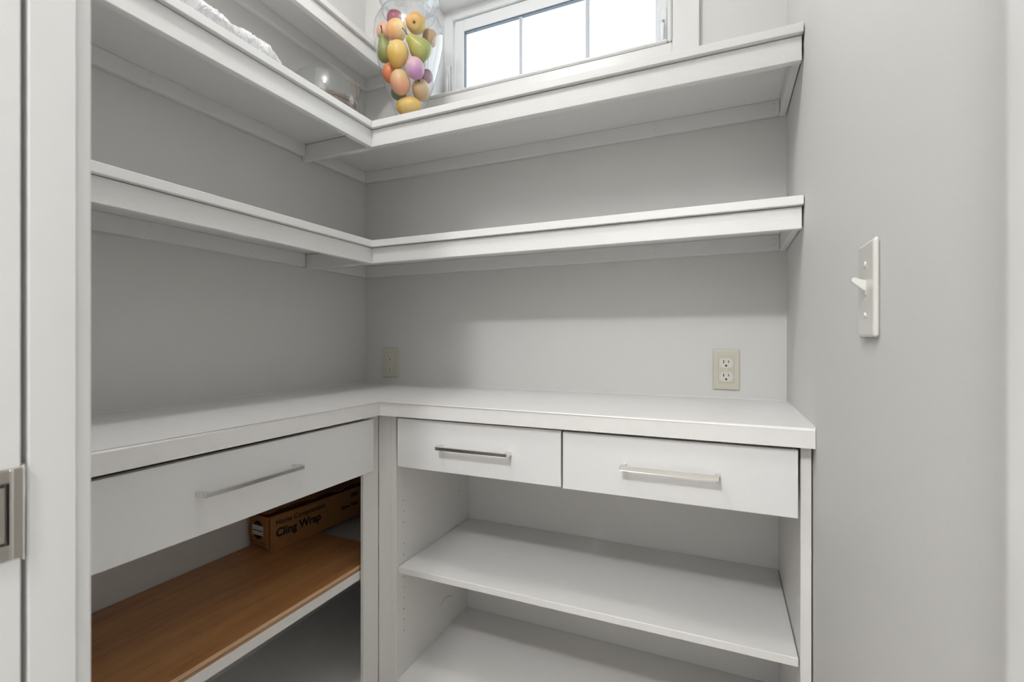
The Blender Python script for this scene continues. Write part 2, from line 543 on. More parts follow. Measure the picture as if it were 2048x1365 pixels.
# ------------------------------------------------------------------ worktop
ct = thing('worktop', (0.2, -0.2, 0.876), 'L-shaped white painted worktop spanning both cabinets under the shelves', 'worktop')
bm = prism([(0.0, -0.0), (0.0, YE), (DL, YE), (DL, -DB), (W - 0.001, -DB), (W - 0.001, -0.0)], 0.876, ZC)
fe = []
for e in bm.edges:
    a, b = e.verts[0].co, e.verts[1].co
    if (abs(a.x - DL) < 1e-5 and abs(b.x - DL) < 1e-5 and abs(a.z - b.z) < 1e-6) or (abs(a.y + DB) < 1e-5 and abs(b.y + DB) < 1e-5 and abs(a.z - b.z) < 1e-6):
        if a.z > 0.9:
            fe.append(e)
bmesh.ops.bevel(bm, geom=fe, offset=0.0042, segments=1, profile=0.5, affect='EDGES')
obj('top_slab', bm, 'counter', ct)
bm = bmesh.new()
box(bm, 0.0, W, -0.0022, 0.0, ZC - 0.001, ZC + 0.0016)
box(bm, 0.0, 0.0022, YE, -0.0022, ZC - 0.001, ZC + 0.0016)
box(bm, W - 0.0024, W, -DB + 0.004, -0.0022, ZC - 0.001, ZC + 0.0018)
obj('caulk_bead', bm, 'white', ct)

# ------------------------------------------------------------------ base cabinets
CY, CX = -0.433, 0.4185     # cabinet face planes (back run, left run)


def bar_handle(parent, p0, p1, out):
    """square-section bar pull between two points on the drawer face plane; out = direction off the face"""
    p0, p1, out = Vector(p0), Vector(p1), Vector(out)
    d = (p1 - p0).normalized()
    s_ = 0.0042
    h = 0.030
    pts = {}
    def cub(a, b, w1, w2, w3):
        bm = bmesh.new()
        c = (a + b) / 2
        box(bm, -0.5, 0.5, -0.5, 0.5, -0.5, 0.5)
        for v in bm.verts:
            l = v.co.copy()
            v.co = c + d * l.x * w1 + out * l.y * w2 + Vector((0, 0, 1)) * l.z * w3
        bmesh.ops.bevel(bm, geom=bm.edges[:], offset=0.0006, segments=1, affect='EDGES')
        return bm
    L = (p1 - p0).length
    hd = obj('handle', cub(p0 + out * (h - s_), p1 + out * (h - s_), L, 2 * s_, 2 * s_), 'chrome', parent)
    for q, sg in ((p0, 1), (p1, -1)):
        c = q + d * sg * s_
        obj('handle_post', cub(c, c + out * (h - 2 * s_), 2 * s_, h - 2 * s_, 2 * s_), 'chrome', hd)
    return hd


# --- cabinet under the back run
bc = thing('base_cabinet', (0.96, -0.2, 0), 'white base cabinet with two drawers and open shelves below the window', 'cabinet')
X0, X1 = 0.479, 1.4465
pin_panel = obj('side_panel', B(X0 - 0.018, X0, CY, -0.006, 0.0, 0.8758, 0.0008), 'cabinet', bc)
obj('corner_stile', B(CX + 0.0004, X0 - 0.0182, CY, CY + 0.018, 0.0, 0.8758, 0.0008), 'cabinet', bc)
obj('side_panel', B(X1, X1 + 0.0185, CY, -0.006, 0.0, 0.8758, 0.0008), 'cabinet', bc)
obj('back_panel', B(X0, X1, -0.018, -0.006, 0.09, 0.8758), 'cabinet', bc)
obj('shelf', B(X0 + 0.0012, X1 - 0.0025, -0.425, -0.0195, 0.434, 0.4515, 0.001), 'cabinet', bc)
obj('bottom_shelf', B(X0, X1, CY, -0.018, 0.121, 0.139, 0.0008), 'cabinet', bc)
obj('toe_kick', B(X0, X1, CY + 0.06, CY + 0.078, 0.0, 0.121), 'cabinet', bc)
obj('back_rail', B(X0, X1, -0.030, -0.018, 0.1392, 0.235, 0.001), 'cabinet', bc)
bm = bmesh.new()
for k in range(14):
    for yy in (-0.3976, -0.0859):
        z = 0.6582 - 0.0307 * k + (0.0 if yy < -0.2 else 0.0)
        if abs(z - 0.443) < 0.014:
            continue
        disc(bm, (X0 - 0.0145, yy, z), (1, 0, 0), 0.0027, 0.0165)
cut(pin_panel, bm)
bm.free()
obj('scratch', tube([(X0 + 0.0001, -0.212, 0.232), (X0 + 0.0001, -0.19, 0.240), (X0 + 0.0001, -0.168, 0.243), (X0 + 0.0001, -0.15, 0.236), (X0 + 0.0001, -0.125, 0.229)], [0.0002, 0.0004, 0.0005, 0.0005, 0.0002], 5), 'ink', bc)
bm = bmesh.new()
for k in range(14):
    for yy in (-0.3793, -0.0859):
        disc(bm, (X1, yy, 0.6427 - 0.0316 * k), (-1, 0, 0), 0.0022, 0.0003)
h = obj('shelf_pin_plugs', bm, 'white', bc); h['kind'] = 'stuff'
bm = bmesh.new()
for x_, z_ in ((0.735, 0.205), (1.265, 0.205), (1.37, 0.207)):
    disc(bm, (x_, -0.030, z_), (0, -1, 0), 0.0045, 0.0006)
h = obj('screw_caps', bm, 'fill', bc); h['kind'] = 'stuff'


def drawer_back(xa, xb, z0, z1, hx0, hx1, hz):
    yf = -0.452
    fr = obj('drawer_front', B(xa, xb, yf, CY - 0.0006, z0, z1, 0.0009), 'drawer', bc)
    bm = bmesh.new()
    ia, ib = xa + 0.016, xb - 0.014
    box(bm, ia, ia + 0.012, CY, -0.05, z0 + 0.02, z1 - 0.025)
    box(bm, ib - 0.012, ib, CY, -0.05, z0 + 0.02, z1 - 0.025)
    box(bm, ia + 0.012, ib - 0.012, -0.062, -0.05, z0 + 0.02, z1 - 0.025)
    box(bm, ia + 0.012, ib - 0.012, CY, -0.062, z0 + 0.02, z0 + 0.03)
    obj('drawer_box', bm, 'cabinet', fr)
    obj('drawer_slide', B(ib, ib + 0.011, CY + 0.004, -0.06, z0 + 0.035, z0 + 0.07), 'steel', fr)
    bar_handle(fr, (hx0, yf, hz), (hx1, yf, hz), (0, -1, 0))


drawer_back(0.4978, 0.9617, 0.7385, 0.8705, 0.6365, 0.8365, 0.806)
drawer_back(0.9665, 1.4402, 0.7365, 0.8690, 1.1040, 1.3010, 0.805)

# --- cabinet under the left run
lc = thing('base_cabinet', (0.2, -0.8, 0), 'white base cabinet with one long drawer above a brown board', 'cabinet')
obj('face_stile', B(CX - 0.0105, CX, -0.4947, CY - 0.0002, 0.0, 0.8758, 0.0008), 'cabinet', lc)
obj('side_panel', B(0.006, CX, YE + 0.002, YE + 0.02, 0.0, 0.8758, 0.0008), 'cabinet', lc)
obj('back_panel', B(0.004, 0.014, YE + 0.02, -0.006, 0.09, 0.8758), 'cabinet', lc)
obj('shelf', B(0.0145, 0.4045, YE + 0.0205, -0.030, 0.4305, 0.454, 0.0012), 'cabinet', lc)
obj('bottom_shelf', B(0.014, CX - 0.012, YE + 0.02, -0.02, 0.121, 0.139), 'cabinet', lc)
obj('toe_kick', B(CX - 0.08, CX - 0.062, YE + 0.02, CY - 0.062, 0.0, 0.121), 'cabinet', lc)
obj('blind_panel', B(0.014, X0 - 0.0185, -0.020, -0.008, 0.09, 0.8758), 'cabinet', lc)
fx = 0.4375
fr = obj('drawer_front', B(CX + 0.0006, fx, YE + 0.012, -0.4755, 0.7255, 0.8675, 0.0009), 'drawer', lc)
bm = bmesh.new()
box(bm, 0.06, CX, -0.52, -0.508, 0.745, 0.84)
box(bm, 0.06, CX, -1.24, -1.228, 0.745, 0.84)
box(bm, 0.048, 0.06, -1.24, -0.508, 0.745, 0.84)
box(bm, 0.06, CX, -1.228, -0.52, 0.745, 0.755)
obj('drawer_box', bm, 'cabinet', fr)
bar_handle(fr, (fx, -0.9585, 0.803), (fx, -0.7395, 0.803), (1, 0, 0))

# ------------------------------------------------------------------ maple board lying on the white shelf
mb = thing('plywood_board', (0.21, -0.8, 0.454), 'stained brown plywood board lying on the white shelf under the cling wrap box', 'board')
bx = (0.0165, 0.402, YE + 0.03, -0.370)
obj('top_veneer', B(*bx, 0.4652, 0.4702), 'maple', mb)
obj('edge_ply', B(bx[0], bx[1] + 0.0004, bx[2], bx[3] + 0.0004, 0.4609, 0.4693), 'ply_light', mb)
obj('edge_ply', B(bx[0], bx[1] - 0.0003, bx[2], bx[3], 0.4590, 0.4609), 'ply_dark', mb)
obj('edge_ply', B(bx[0], bx[1], bx[2], bx[3], 0.4541, 0.4590), 'ply_mid', mb)


# ------------------------------------------------------------------ text
def text_mesh(s, size, mat, parent, name, place, bold=0.0, align='LEFT'):
    cu = bpy.data.curves.new('t', 'FONT')
    cu.body = s
    cu.size = size
    cu.offset = bold
    cu.align_x = align
    cu.resolution_u = 3
    tmp = bpy.data.objects.new('t', cu)
    COL.objects.link(tmp)
    bpy.context.view_layer.update()
    dg = bpy.context.evaluated_depsgraph_get()
    me = bpy.data.meshes.new_from_object(tmp.evaluated_get(dg))
    bpy.data.objects.remove(tmp)
    me.name = name
    for v in me.vertices:
        v.co = place(v.co.x, v.co.y)
    me.materials.clear()
    me.materials.append(M[mat])
    o = bpy.data.objects.new(name, me)
    COL.objects.link(o)
    o.parent = parent
    ROOT[o.name] = Vector((0, 0, 0))
    return o


# ------------------------------------------------------------------ cling wrap box (local: x across, y along, z up; origin at near right bottom corner)
wb = thing('cling_wrap_box', (0.1164, -0.536, 0.4704), 'brown cardboard cling wrap box with black lettering and a torn lid', 'box', rot=(0, 0, R(-4.1)))
BWid, BLen, BH, ct_ = 0.086, 0.47, 0.100, 0.0014
obj('front_panel', B(-ct_, 0, 0, BLen, 0, BH, 0.0003), 'card', wb)
obj('back_panel', B(-BWid, -BWid + ct_, 0.002, BLen, 0, BH, 0.0003), 'card', wb)
obj('bottom_panel', B(-BWid + ct_, -ct_, 0.002, BLen, 0.0, ct_), 'card', wb)
obj('far_end', B(-BWid + ct_, -ct_, BLen - ct_, BLen, 0, BH), 'card', wb)
# near end flap, bowed outwards and a little short of the front panel
bm = bmesh.new()
NX, NZ = 10, 12
xl, xr = -BWid - 0.001, -0.005
fr_, bk_ = [], []
for i in range(NX + 1):
    for k in range(NZ + 1):
        u, v = i / NX, k / NZ
        bul = 0.004 * math.sin(math.pi * v)
        x = xl + (xr - xl) * u - bul * (1 - u) * 0.9 + (1 - u) * 0.003 * abs(v - 0.5) + 0.0012 * math.sin(math.pi * v) * u - 0.004 * (v ** 2) * u * 0.4
        y = -0.003 - 0.004 * math.sin(math.pi * v) * math.sin(math.pi * (0.2 + 0.6 * u))
        z = 0.004 + (BH - 0.004) * v + 0.004 * (1 - u) * (1 - v)
        fr_.append(bm.verts.new((x, y, z)))
        bk_.append(bm.verts.new((x, y + 0.0014, z)))
ID = lambda i, k: i * (NZ + 1) + k
for i in range(NX):
    for k in range(NZ):
        bm.faces.new((fr_[ID(i, k)], fr_[ID(i + 1, k)], fr_[ID(i + 1, k + 1)], fr_[ID(i, k + 1)]))
        bm.faces.new((bk_[ID(i, k)], bk_[ID(i, k + 1)], bk_[ID(i + 1, k + 1)], bk_[ID(i + 1, k)]))
for L_ in ([ID(i, 0) for i in range(NX + 1)], [ID(i, NZ) for i in range(NX + 1)], [ID(0, k) for k in range(NZ + 1)], [ID(NX, k) for k in range(NZ + 1)]):
    for a, b in zip(L_, L_[1:]):
        bm.faces.new((fr_[a], fr_[b], bk_[b], bk_[a]))
obj('end_flap', bm, 'card', wb, True)
obj('inner_end', B(-BWid + ct_, -ct_, 0.0005, 0.002, 0, BH - 0.002), 'card_in', wb)


def sheet(name, fn, nu, nv, th, mat, parent):
    bm = bmesh.new()
    g = [[[bm.verts.new(Vector(fn(i / nu, k / nv)) + Vector((0, 0, s * th))) for k in range(nv + 1)] for i in range(nu + 1)] for s in (0, 1)]
    for i in range(nu):
        for k in range(nv):
            for s_, fl in ((0, 1), (1, 0)):
                q = [g[s_][i][k], g[s_][i + 1][k], g[s_][i + 1][k + 1], g[s_][i][k + 1]]
                bm.faces.new(q[::-1] if fl else q)
    for i in range(nu):
        for k in (0, nv):
            bm.faces.new((g[0][i][k], g[0][i + 1][k], g[1][i + 1][k], g[1][i][k]))
    for k in range(nv):
        for i in (0, nu):
            bm.faces.new((g[0][i][k], g[0][i][k + 1], g[1][i][k + 1], g[1][i][k]))
    return obj(name, bm, mat, parent, True)


# lid: hinged at the back, sagging, its front edge torn and curled
def lid_fn(u, v):            # u along, v across from the back hinge to the front
    y = -0.002 + BLen * u
    tear = 0.006 * math.sin(23 * u + 1) + 0.004 * math.sin(61 * u)
    x = -BWid + v * (BWid - 0.010 + tear)
    z = BH + 0.001 + 0.010 * v * (0.7 + 0.3 * math.sin(9 * u)) + 0.006 * v ** 3 * (1 + math.sin(31 * u)) * 0.5
    return (x, y, z)


sheet('lid', lid_fn, 48, 8, 0.0012, 'card_in', wb)
sheet('inner_flap', lambda u, v: (-0.003 - 0.030 * v, 0.012 + (BLen - 0.02) * u, BH - 0.001 - 0.007 * v), 20, 4, 0.001, 'card', wb)
fp = lambda x0, z0: (lambda a, b: Vector((0.0003, x0 + a, z0 + b)))
text_mesh('Home Compostable', 0.0215, 'ink', wb, 'print_home_compostable', fp(0.017, 0.0725), 0.0005)
text_mesh('Cling Wrap', 0.034, 'ink', wb, 'print_cling_wrap', fp(0.017, 0.038), 0.0013)
text_mesh('1000', 0.017, 'ink', wb, 'print_length', fp(0.300, 0.074), 0.0008)
text_mesh('Extra Thick', 0.0155, 'ink', wb, 'print_extra_thick', fp(0.262, 0.042), 0.0008)
ep = lambda x0, z0: (lambda a, b: Vector((x0 + a, -0.0078, z0 + b)))
bm = bmesh.new()
for i in range(1):
    vs = [bm.verts.new((-0.0455 + 0.0225 * math.cos(2 * math.pi * k / 40), -0.0076, 0.060 + 0.027 * math.sin(2 * math.pi * k / 40))) for k in range(40)]
    bm.faces.new(vs)
obj('printed_emblem', bm, 'ink', wb)
st = obj('sticker', B(-0.0700, -0.0205, -0.0084, -0.0079, 0.0455, 0.0735), 'sticker', wb)
bm = bmesh.new()
random.seed(4)
xx = -0.0685
while xx < -0.0235:
    l = random.uniform(0.0012, 0.003)
    box(bm, xx, xx + l, -0.0087, -0.0084, 0.0575 - random.uniform(0, 0.0004), 0.0595 + random.uniform(0, 0.0008))
    xx += l + random.uniform(0.0004, 0.0014)
h = obj('sticker_print', bm, 'ink', st); h['kind'] = 'stuff'
text_mesh('Home Compostable', 0.0078, 'ink', wb, 'print_end_name', lambda a, b: Vector((-0.0445 + a, -0.0072, 0.0225 + b)), 0.0, 'CENTER')
text_mesh('Cling Wrap', 0.0082, 'ink', wb, 'print_end_kind', lambda a, b: Vector((-0.0435 + a, -0.0062, 0.0125 + b)), 0.0, 'CENTER')

# ------------------------------------------------------------------ outlets and switch


def outlet(x, zc_, label, fancy):
    t = thing('power_outlet', (x, -0.004, zc_), label, 'outlet', 'power outlets above the worktop')
    holes = bmesh.new()
    gaps, cuts = [], []
    w_, h_ = 0.0355, 0.0575
    plate = obj('plate', B(x - w_, x + w_, -0.0062, -0.0002, zc_ - h_, zc_ + h_, 0.0026, 3), 'almond', t, True)
    yy = -0.0062
    if fancy:
        p = obj('raised_panel', B(x - 0.0215, x + 0.0215, yy - 0.0018, yy + 0.001, zc_ - 0.0375, zc_ + 0.0395, 0.0012, 2), 'almond_gloss', t, True)
        yy -= 0.0018
    for s in (1, -1):
        cz = zc_ + s * 0.0195
        # receptacle face: circle flattened at top and bottom
        for rr, mt, d0, nm in ((1.07, 'almond', 0.0002, 'gap'), (1.0, 'almond2', 0.0012, 'face')):
            bm = bmesh.new()
            pts = []
            for k in range(48):
                an = 2 * math.pi * k / 48
                px_, pz_ = 0.0172 * rr * math.cos(an), 0.0172 * rr * math.sin(an)
                pz_ = max(-0.0135 * rr, min(0.0135 * rr, pz_))
                pts.append((px_, pz_))
            lo = [bm.verts.new((x + a, yy + 0.001, cz + b)) for a, b in pts]
            hi = [bm.verts.new((x + a, yy - d0, cz + b)) for a, b in pts]
            bm.faces.new(lo); bm.faces.new(hi)
            for k in range(48):
                j = (k + 1) % 48
                bm.faces.new((lo[k], lo[j], hi[j], hi[k]))
            if nm == 'gap':
                gaps.append(obj('receptacle_gap', bm, 'almond', t))
            else:
                f = obj('receptacle', bm, 'almond2', t)
                cuts.append(f)
        yf = yy - 0.0012
        for a0, a1, b0, b1 in ((-0.0078, -0.0052, -0.0005, 0.0085), (0.0052, 0.0074, 0.0005, 0.0078)):
            box(holes, x + a0, x + a1, yf - 0.002, -0.0012, cz + b0, cz + b1)
            obj('slot_shade_block', B(x + a0, x + a1, yf + 0.0016, -0.0010, cz + b0, cz + b1), 'slot_shade', f)  # added dark filler, paints the slot as unlit
        disc(holes, (x, -0.0022, cz - 0.0075), (0, -1, 0), 0.0030, 0.010, 16)
        bm = bmesh.new()
        disc(bm, (x, -0.0022, cz - 0.0075), (0, -1, 0), 0.0030, -0.0022 - (yf + 0.0016), 16)
        obj('ground_shade_block', bm, 'slot_shade', f)  # same painted shade at the bottom of the ground hole
    bm = bmesh.new()
    disc(bm, (x, yy, zc_), (0, -1, 0), 0.0028, 0.0010, 16)
    obj('screw', bm, 'almond2', t)
    for o_ in [plate] + gaps + cuts + ([p] if fancy else []):
        cut(o_, holes)
    holes.free()


M['almond_gloss'] = painted('glossy_almond_plastic', (0.62, 0.60, 0.50), 0.06, 20, 0.0, 0.01)
outlet(0.125, 0.9965, 'small almond power outlet near the corner of the two walls', False)
outlet(1.315, 0.9965, 'almond power outlet with a shiny raised centre, near the light switch wall', True)

sw = thing('light_switch', (W, -0.8355, 1.140), 'light grey toggle light switch on the right-hand bare wall', 'switch')
sx = W
sw_plate = obj('plate', B(sx - 0.0062, sx - 0.0001, -0.8705, -0.8005, 1.140 - 0.0565, 1.140 + 0.0565, 0.0040, 3), 'switchp', sw, True)
cut(sw_plate, B(sx - 0.009, sx - 0.0012, -0.8390, -0.8330, 1.128, 1.152))
obj('toggle_slot', B(sx - 0.0016, sx - 0.001, -0.8390, -0.8330, 1.128, 1.152), 'steel', sw)
obj('toggle_collar', B(sx - 0.0066, sx - 0.004, -0.8385, -0.8335, 1.1335, 1.1525, 0.0008), 'toggle', sw)
bm = bmesh.new()
prof = [(-0.003, -0.0075), (-0.003, 0.0070), (-0.0185, 0.0125), (-0.0205, 0.0085), (-0.0195, 0.0065)]
for yy in (-0.8383, -0.8332):
    pass
lo = [bm.verts.new((sx + a, -0.8386, 1.1425 + b)) for a, b in prof]
hi = [bm.verts.new((sx + a, -0.8326, 1.1425 + b)) for a, b in prof]
bm.faces.new(lo); bm.faces.new(hi)
for k in range(len(prof)):
    j = (k + 1) % len(prof)
    bm.faces.new((lo[k], lo[j], hi[j], hi[k]))
bmesh.ops.bevel(bm, geom=bm.edges[:], offset=0.0006, segments=1, affect='EDGES')
obj('toggle', bm, 'toggle', sw)
bm = bmesh.new(); disc(bm, (sx - 0.0062, -0.8355, 1.140 + 0.030), (-1, 0, 0), 0.0030, 0.0014, 16)
obj('screw', bm, 'toggle', sw)
bm = bmesh.new(); disc(bm, (sx - 0.0062, -0.8355, 1.140 - 0.030), (-1, 0, 0), 0.0030, 0.0014, 16)
obj('screw', bm, 'toggle', sw)

# ------------------------------------------------------------------ glass jar
JX, JY, JD = 0.3276, -0.165, 1.639
PX = JD / FPX


def jz(v):
    return CAM.z + (681.87 - v) * PX


ZS3 = 1.764
jar = thing('glass_jar', (JX, JY, ZS3), 'tall clear glass jar filled with fruit, standing on the shelf corner', 'jar')
out_ = [(0.0, 0.0), (0.058, 0.0), (0.060, 0.004), (0.056, 0.009), (0.022, 0.024), (0.014, 0.036), (0.016, 0.048)]
body = [(24 * PX, jz(232) - ZS3), (30 * PX, jz(217) - ZS3), (39 * PX, jz(195) - ZS3), (48.5 * PX, jz(171) - ZS3), (56 * PX, jz(145) - ZS3), (62 * PX, jz(119) - ZS3), (66.5 * PX, jz(95) - ZS3), (68.3 * PX, jz(75) - ZS3), (66.5 * PX, jz(57) - ZS3), (60 * PX, jz(42) - ZS3), (52.5 * PX, jz(32) - ZS3), (50.5 * PX, jz(26) - ZS3), (51.5 * PX, jz(18) - ZS3), (55 * PX, jz(8) - ZS3), (57 * PX, jz(3) - ZS3)]
obj('jar_foot', lathe(out_ + [(0.016, 0.050), (0.0, 0.050)], 48, center=(JX, JY, ZS3)), 'jarglass', jar, True)
obj('jar_body', lathe([(0.0, 0.049), (0.016, 0.049), (0.028, 0.058)] + body, 72, center=(JX, JY, ZS3)), 'jarglass', jar, True)
z0 = jz(3) - ZS3
for rr_, zz_, tk in ((57.5 * PX, z0, 0.0035), (51.0 * PX, jz(29) - ZS3, 0.0022)):
    obj('jar_rim', lathe([(rr_ + tk * math.cos(2 * math.pi * q / 12), zz_ + tk * math.sin(2 * math.pi * q / 12)) for q in range(12)], 64, closed=True, center=(JX, JY, ZS3)), 'lidglass', jar, True)
lid = [(0.0, z0 - 0.012), (0.078, z0 - 0.012), (0.080, z0 - 0.002), (57.5 * PX, z0 + 0.001), (58 * PX, z0 + 0.005), (57 * PX, z0 + 0.010), (0.078, z0 + 0.026), (0.055, z0 + 0.044), (0.028, z0 + 0.054), (0.012, z0 + 0.060), (0.010, z0 + 0.068), (0.020, z0 + 0.078), (0.022, z0 + 0.088), (0.014, z0 + 0.098), (0.0, z0 + 0.101)]
obj('jar_lid', lathe(lid, 56, center=(JX, JY, ZS3)), 'lidglass', jar, True)


# ------------------------------------------------------------------ fruit
def fruit_mat(name, base, blush, axis=(1, 0, 0), speck=None, bias=0.0, rough=0.4):
    m, nt, b = new_mat(name)
    tc = nt.nodes.new('ShaderNodeTexCoord')
    dt = nt.nodes.new('ShaderNodeVectorMath'); dt.operation = 'DOT_PRODUCT'
    dt.inputs[1].default_value = Vector(axis).normalized()
    nt.links.new(tc.outputs['Object'], dt.inputs[0])
    nz = nt.nodes.new('ShaderNodeTexNoise'); nz.inputs['Scale'].default_value = 45; nz.inputs['Detail'].default_value = 4
    nt.links.new(tc.outputs['Object'], nz.inputs['Vector'])
    ma = nt.nodes.new('ShaderNodeMath'); ma.operation = 'MULTIPLY_ADD'
    ma.inputs[1].default_value = 16.0
    ma.inputs[2].default_value = 0.25 + bias
    nt.links.new(dt.outputs['Value'], ma.inputs[0])
    ad = nt.nodes.new('ShaderNodeMath'); ad.operation = 'MULTIPLY_ADD'
    ad.inputs[1].default_value = 0.5
    nt.links.new(nz.outputs['Fac'], ad.inputs[0])
    nt.links.new(ma.outputs['Value'], ad.inputs[2])
    rp = nt.nodes.new('ShaderNodeValToRGB')
    rp.color_ramp.elements[0].position = 0.2; rp.color_ramp.elements[0].color = rgb(base)
    rp.color_ramp.elements[1].position = 0.95; rp.color_ramp.elements[1].color = rgb(blush)
    nt.links.new(ad.outputs['Value'], rp.inputs['Fac'])
    last = rp.outputs['Color']
    if speck:
        vo = nt.nodes.new('ShaderNodeTexVoronoi'); vo.inputs['Scale'].default_value = 190
        nt.links.new(tc.outputs['Object'], vo.inputs['Vector'])
        r2 = nt.nodes.new('ShaderNodeValToRGB')
        r2.color_ramp.elements[0].position = 0.16; r2.color_ramp.elements[0].color = (1, 1, 1, 1)
        r2.color_ramp.elements[1].position = 0.26; r2.color_ramp.elements[1].color = (0, 0, 0, 1)
        nt.links.new(vo.outputs['Distance'], r2.inputs['Fac'])
        mxn = nt.nodes.new('ShaderNodeMixRGB')
        nt.links.new(r2.outputs['Color'], mxn.inputs['Fac'])
        nt.links.new(last, mxn.inputs['Color1'])
        mxn.inputs['Color2'].default_value = rgb(speck)
        last = mxn.outputs['Color']
    nt.links.new(last, b.inputs['Base Color'])
    b.inputs['Roughness'].default_value = rough
    return m


def lump(bm, amp=0.02, seed=0):
    rnd = random.Random(seed)
    ph = [rnd.uniform(0, 6.28) for _ in range(6)]
    for v in bm.verts:
        n = v.co.normalized() if v.co.length > 1e-6 else Vector((0, 0, 1))
        k = 1 + amp * (math.sin(3 * n.x + ph[0]) * math.sin(2.5 * n.y + ph[1]) + 0.6 * math.sin(4 * n.z + ph[2]) * math.sin(3 * n.x + ph[3]))
        v.co = v.co * k
    return bm


def apple_prof(r, hgt, dimple=0.14, base=0.10):
    pr = []
    N = 22
    for i in range(N + 1):
        a = math.pi * i / N
        rr = r * (math.sin(a) ** 0.85)
        z = -hgt * math.cos(a)
        if i < 5: z += hgt * base * (1 - i / 5.0)
        if i > N - 5: z -= hgt * dimple * (1 - (N - i) / 5.0)
        pr.append((0.0 if i in (0, N) else rr, z))
    return pr


def oval_prof(r, hgt, p=1.0, egg=0.0):
    N = 20
    return [(0.0 if i in (0, N) else r * (math.sin(math.pi * i / N) ** p) * (1 + egg * math.cos(math.pi * i / N)), -hgt * math.cos(math.pi * i / N)) for i in range(N + 1)]


def pear_prof(r, hgt):
    pts = [(0.0, -1.0), (0.35, -0.985), (0.68, -0.9), (0.92, -0.7), (1.0, -0.42), (0.97, -0.15), (0.85, 0.12), (0.66, 0.38), (0.50, 0.62), (0.40, 0.82), (0.27, 0.95), (0.10, 1.0), (0.0, 0.985)]
    return [(a * r, b * hgt) for a, b in pts]


FR = []


def fruit(name, u, v, rpx, off, label, mat, shape='apple', hpx=None, rot=(0, 0, 0), mark=None, seed=0):
    d = JD + off
    c = at_depth(u, v, d)
    k = d / FPX
    r = 0.95 * rpx * k
    hh = 0.95 * (hpx or rpx) * k
    t = thing(name, c, label, 'fruit', 'fruit in the glass jar', rot=(R(rot[0]), R(rot[1]), R(rot[2]) + YAW))
    if rot == (0, 0, 0):
        ROOT[t.name] = Vector((0, 0, 0))
    prof = {'apple': lambda: apple_prof(r, hh), 'oval': lambda: oval_prof(r, hh), 'egg': lambda: oval_prof(r, hh, 0.9, -0.10), 'pear': lambda: pear_prof(r, hh)}[shape]()
    obj('flesh', lump(lathe(prof, 28), 0.015, seed), mat, t, True)
    if mark == 'star':          # dried calyx
        bm = bmesh.new()
        pts = []
        for i in range(10):
            rad = 0.0062 if i % 2 == 0 else 0.0022
            pts.append((rad * math.cos(2 * math.pi * i / 10), rad * math.sin(2 * math.pi * i / 10)))
        zt = hh * 0.93
        lo = [bm.verts.new((a, b, zt - 0.006)) for a, b in pts]
        hi = [bm.verts.new((a, b, zt + 0.0006)) for a, b in pts]
        bm.faces.new(lo); bm.faces.new(hi)
        for i in range(10):
            j = (i + 1) % 10
            bm.faces.new((lo[i], lo[j], hi[j], hi[i]))
        obj('calyx', bm, 'stem', t)
    elif mark == 'stem':
        obj('stem', tube([(0, 0, hh * 0.93), (0.001, 0.0005, hh + 0.007), (0.0025, 0.001, hh + 0.015), (0.002, 0.001, hh + 0.024)], [0.0022, 0.0019, 0.0020, 0.0030], 8), 'stem', t, True)
    elif mark == 'nub':
        obj('stem', tube([(0, 0, hh * 0.80), (0, 0, hh * 0.93), (0.001, 0, hh + 0.0005)], [0.0035, 0.003, 0.0026], 10), 'stem', t, True)
    FR.append((t, c, r, hh))
    return t


ORA, YEL = (0.78, 0.26, 0.06), (0.72, 0.48, 0.12)
# u, v in the photograph, radius in its pixels, and depth before (-) or behind (+) the jar's axis
fruit('mango', 817.3, 212.6, 19, -0.0052, 'yellow oval mango lying at the bottom of the jar', fruit_mat('yellow_mango', (0.68, 0.42, 0.07), (0.78, 0.52, 0.14), (0, -1, 0.3)), 'oval', 27, (0, 84, 0), None, 1)
fruit('apple', 842.2, 179.6, 18.4, 0.0004, 'tan yellow apple with a dark eye, low in the jar', fruit_mat('tan_apple', (0.66, 0.42, 0.16), (0.66, 0.50, 0.30), (1, 0, 0.4)), 'apple', 22, (62, -8, 0), 'nub', 2)
fruit('peach', 800.4, 164.3, 21, -0.0343, 'pink and yellow peach above the lying mango', fruit_mat('pink_peach', (0.78, 0.36, 0.20), (0.74, 0.55, 0.26), (0.2, 0, 1), None, 0.0), 'oval', 26, (4, -8, 0), None, 3)
fruit('pear', 797.0, 178.8, 16, 0.0213, 'dark green pear mostly hidden behind the pink peach', fruit_mat('dark_green_pear', (0.13, 0.19, 0.05), (0.18, 0.24, 0.08)), 'pear', 20, (0, 0, 40), None, 4)
fruit('peach', 780.6, 145.6, 17, -0.0059, 'bright orange-red peach against the side of the jar', fruit_mat('orange_red_peach', (0.80, 0.22, 0.07), (0.80, 0.28, 0.10), (0, 0, 1)), 'oval', 21, (0, 6, 0), None, 5)
fruit('plum', 830.2, 136.2, 19.5, -0.0471, 'pale pink plum with a violet patch', fruit_mat('violet_plum', (0.74, 0.46, 0.50), (0.50, 0.16, 0.60), (0.25, -0.75, -1.0), None, -0.35), 'oval', 22.5, (0, -6, 0), None, 6)
fruit('plum', 854, 152, 12.5, 0.028, 'dull purple plum behind the pale pink plum', fruit_mat('dull_plum', (0.42, 0.26, 0.36), (0.5, 0.34, 0.42)), 'oval', 14, (0, 0, 0), None, 7)
fruit('mango', 795.4, 108.2, 22, -0.0518, 'yellow upright mango in the middle of the jar', fruit_mat('golden_mango', (0.70, 0.42, 0.06), (0.75, 0.52, 0.14), (0.3, -0.2, 1)), 'egg', 28, (0, 4, 0), None, 8)
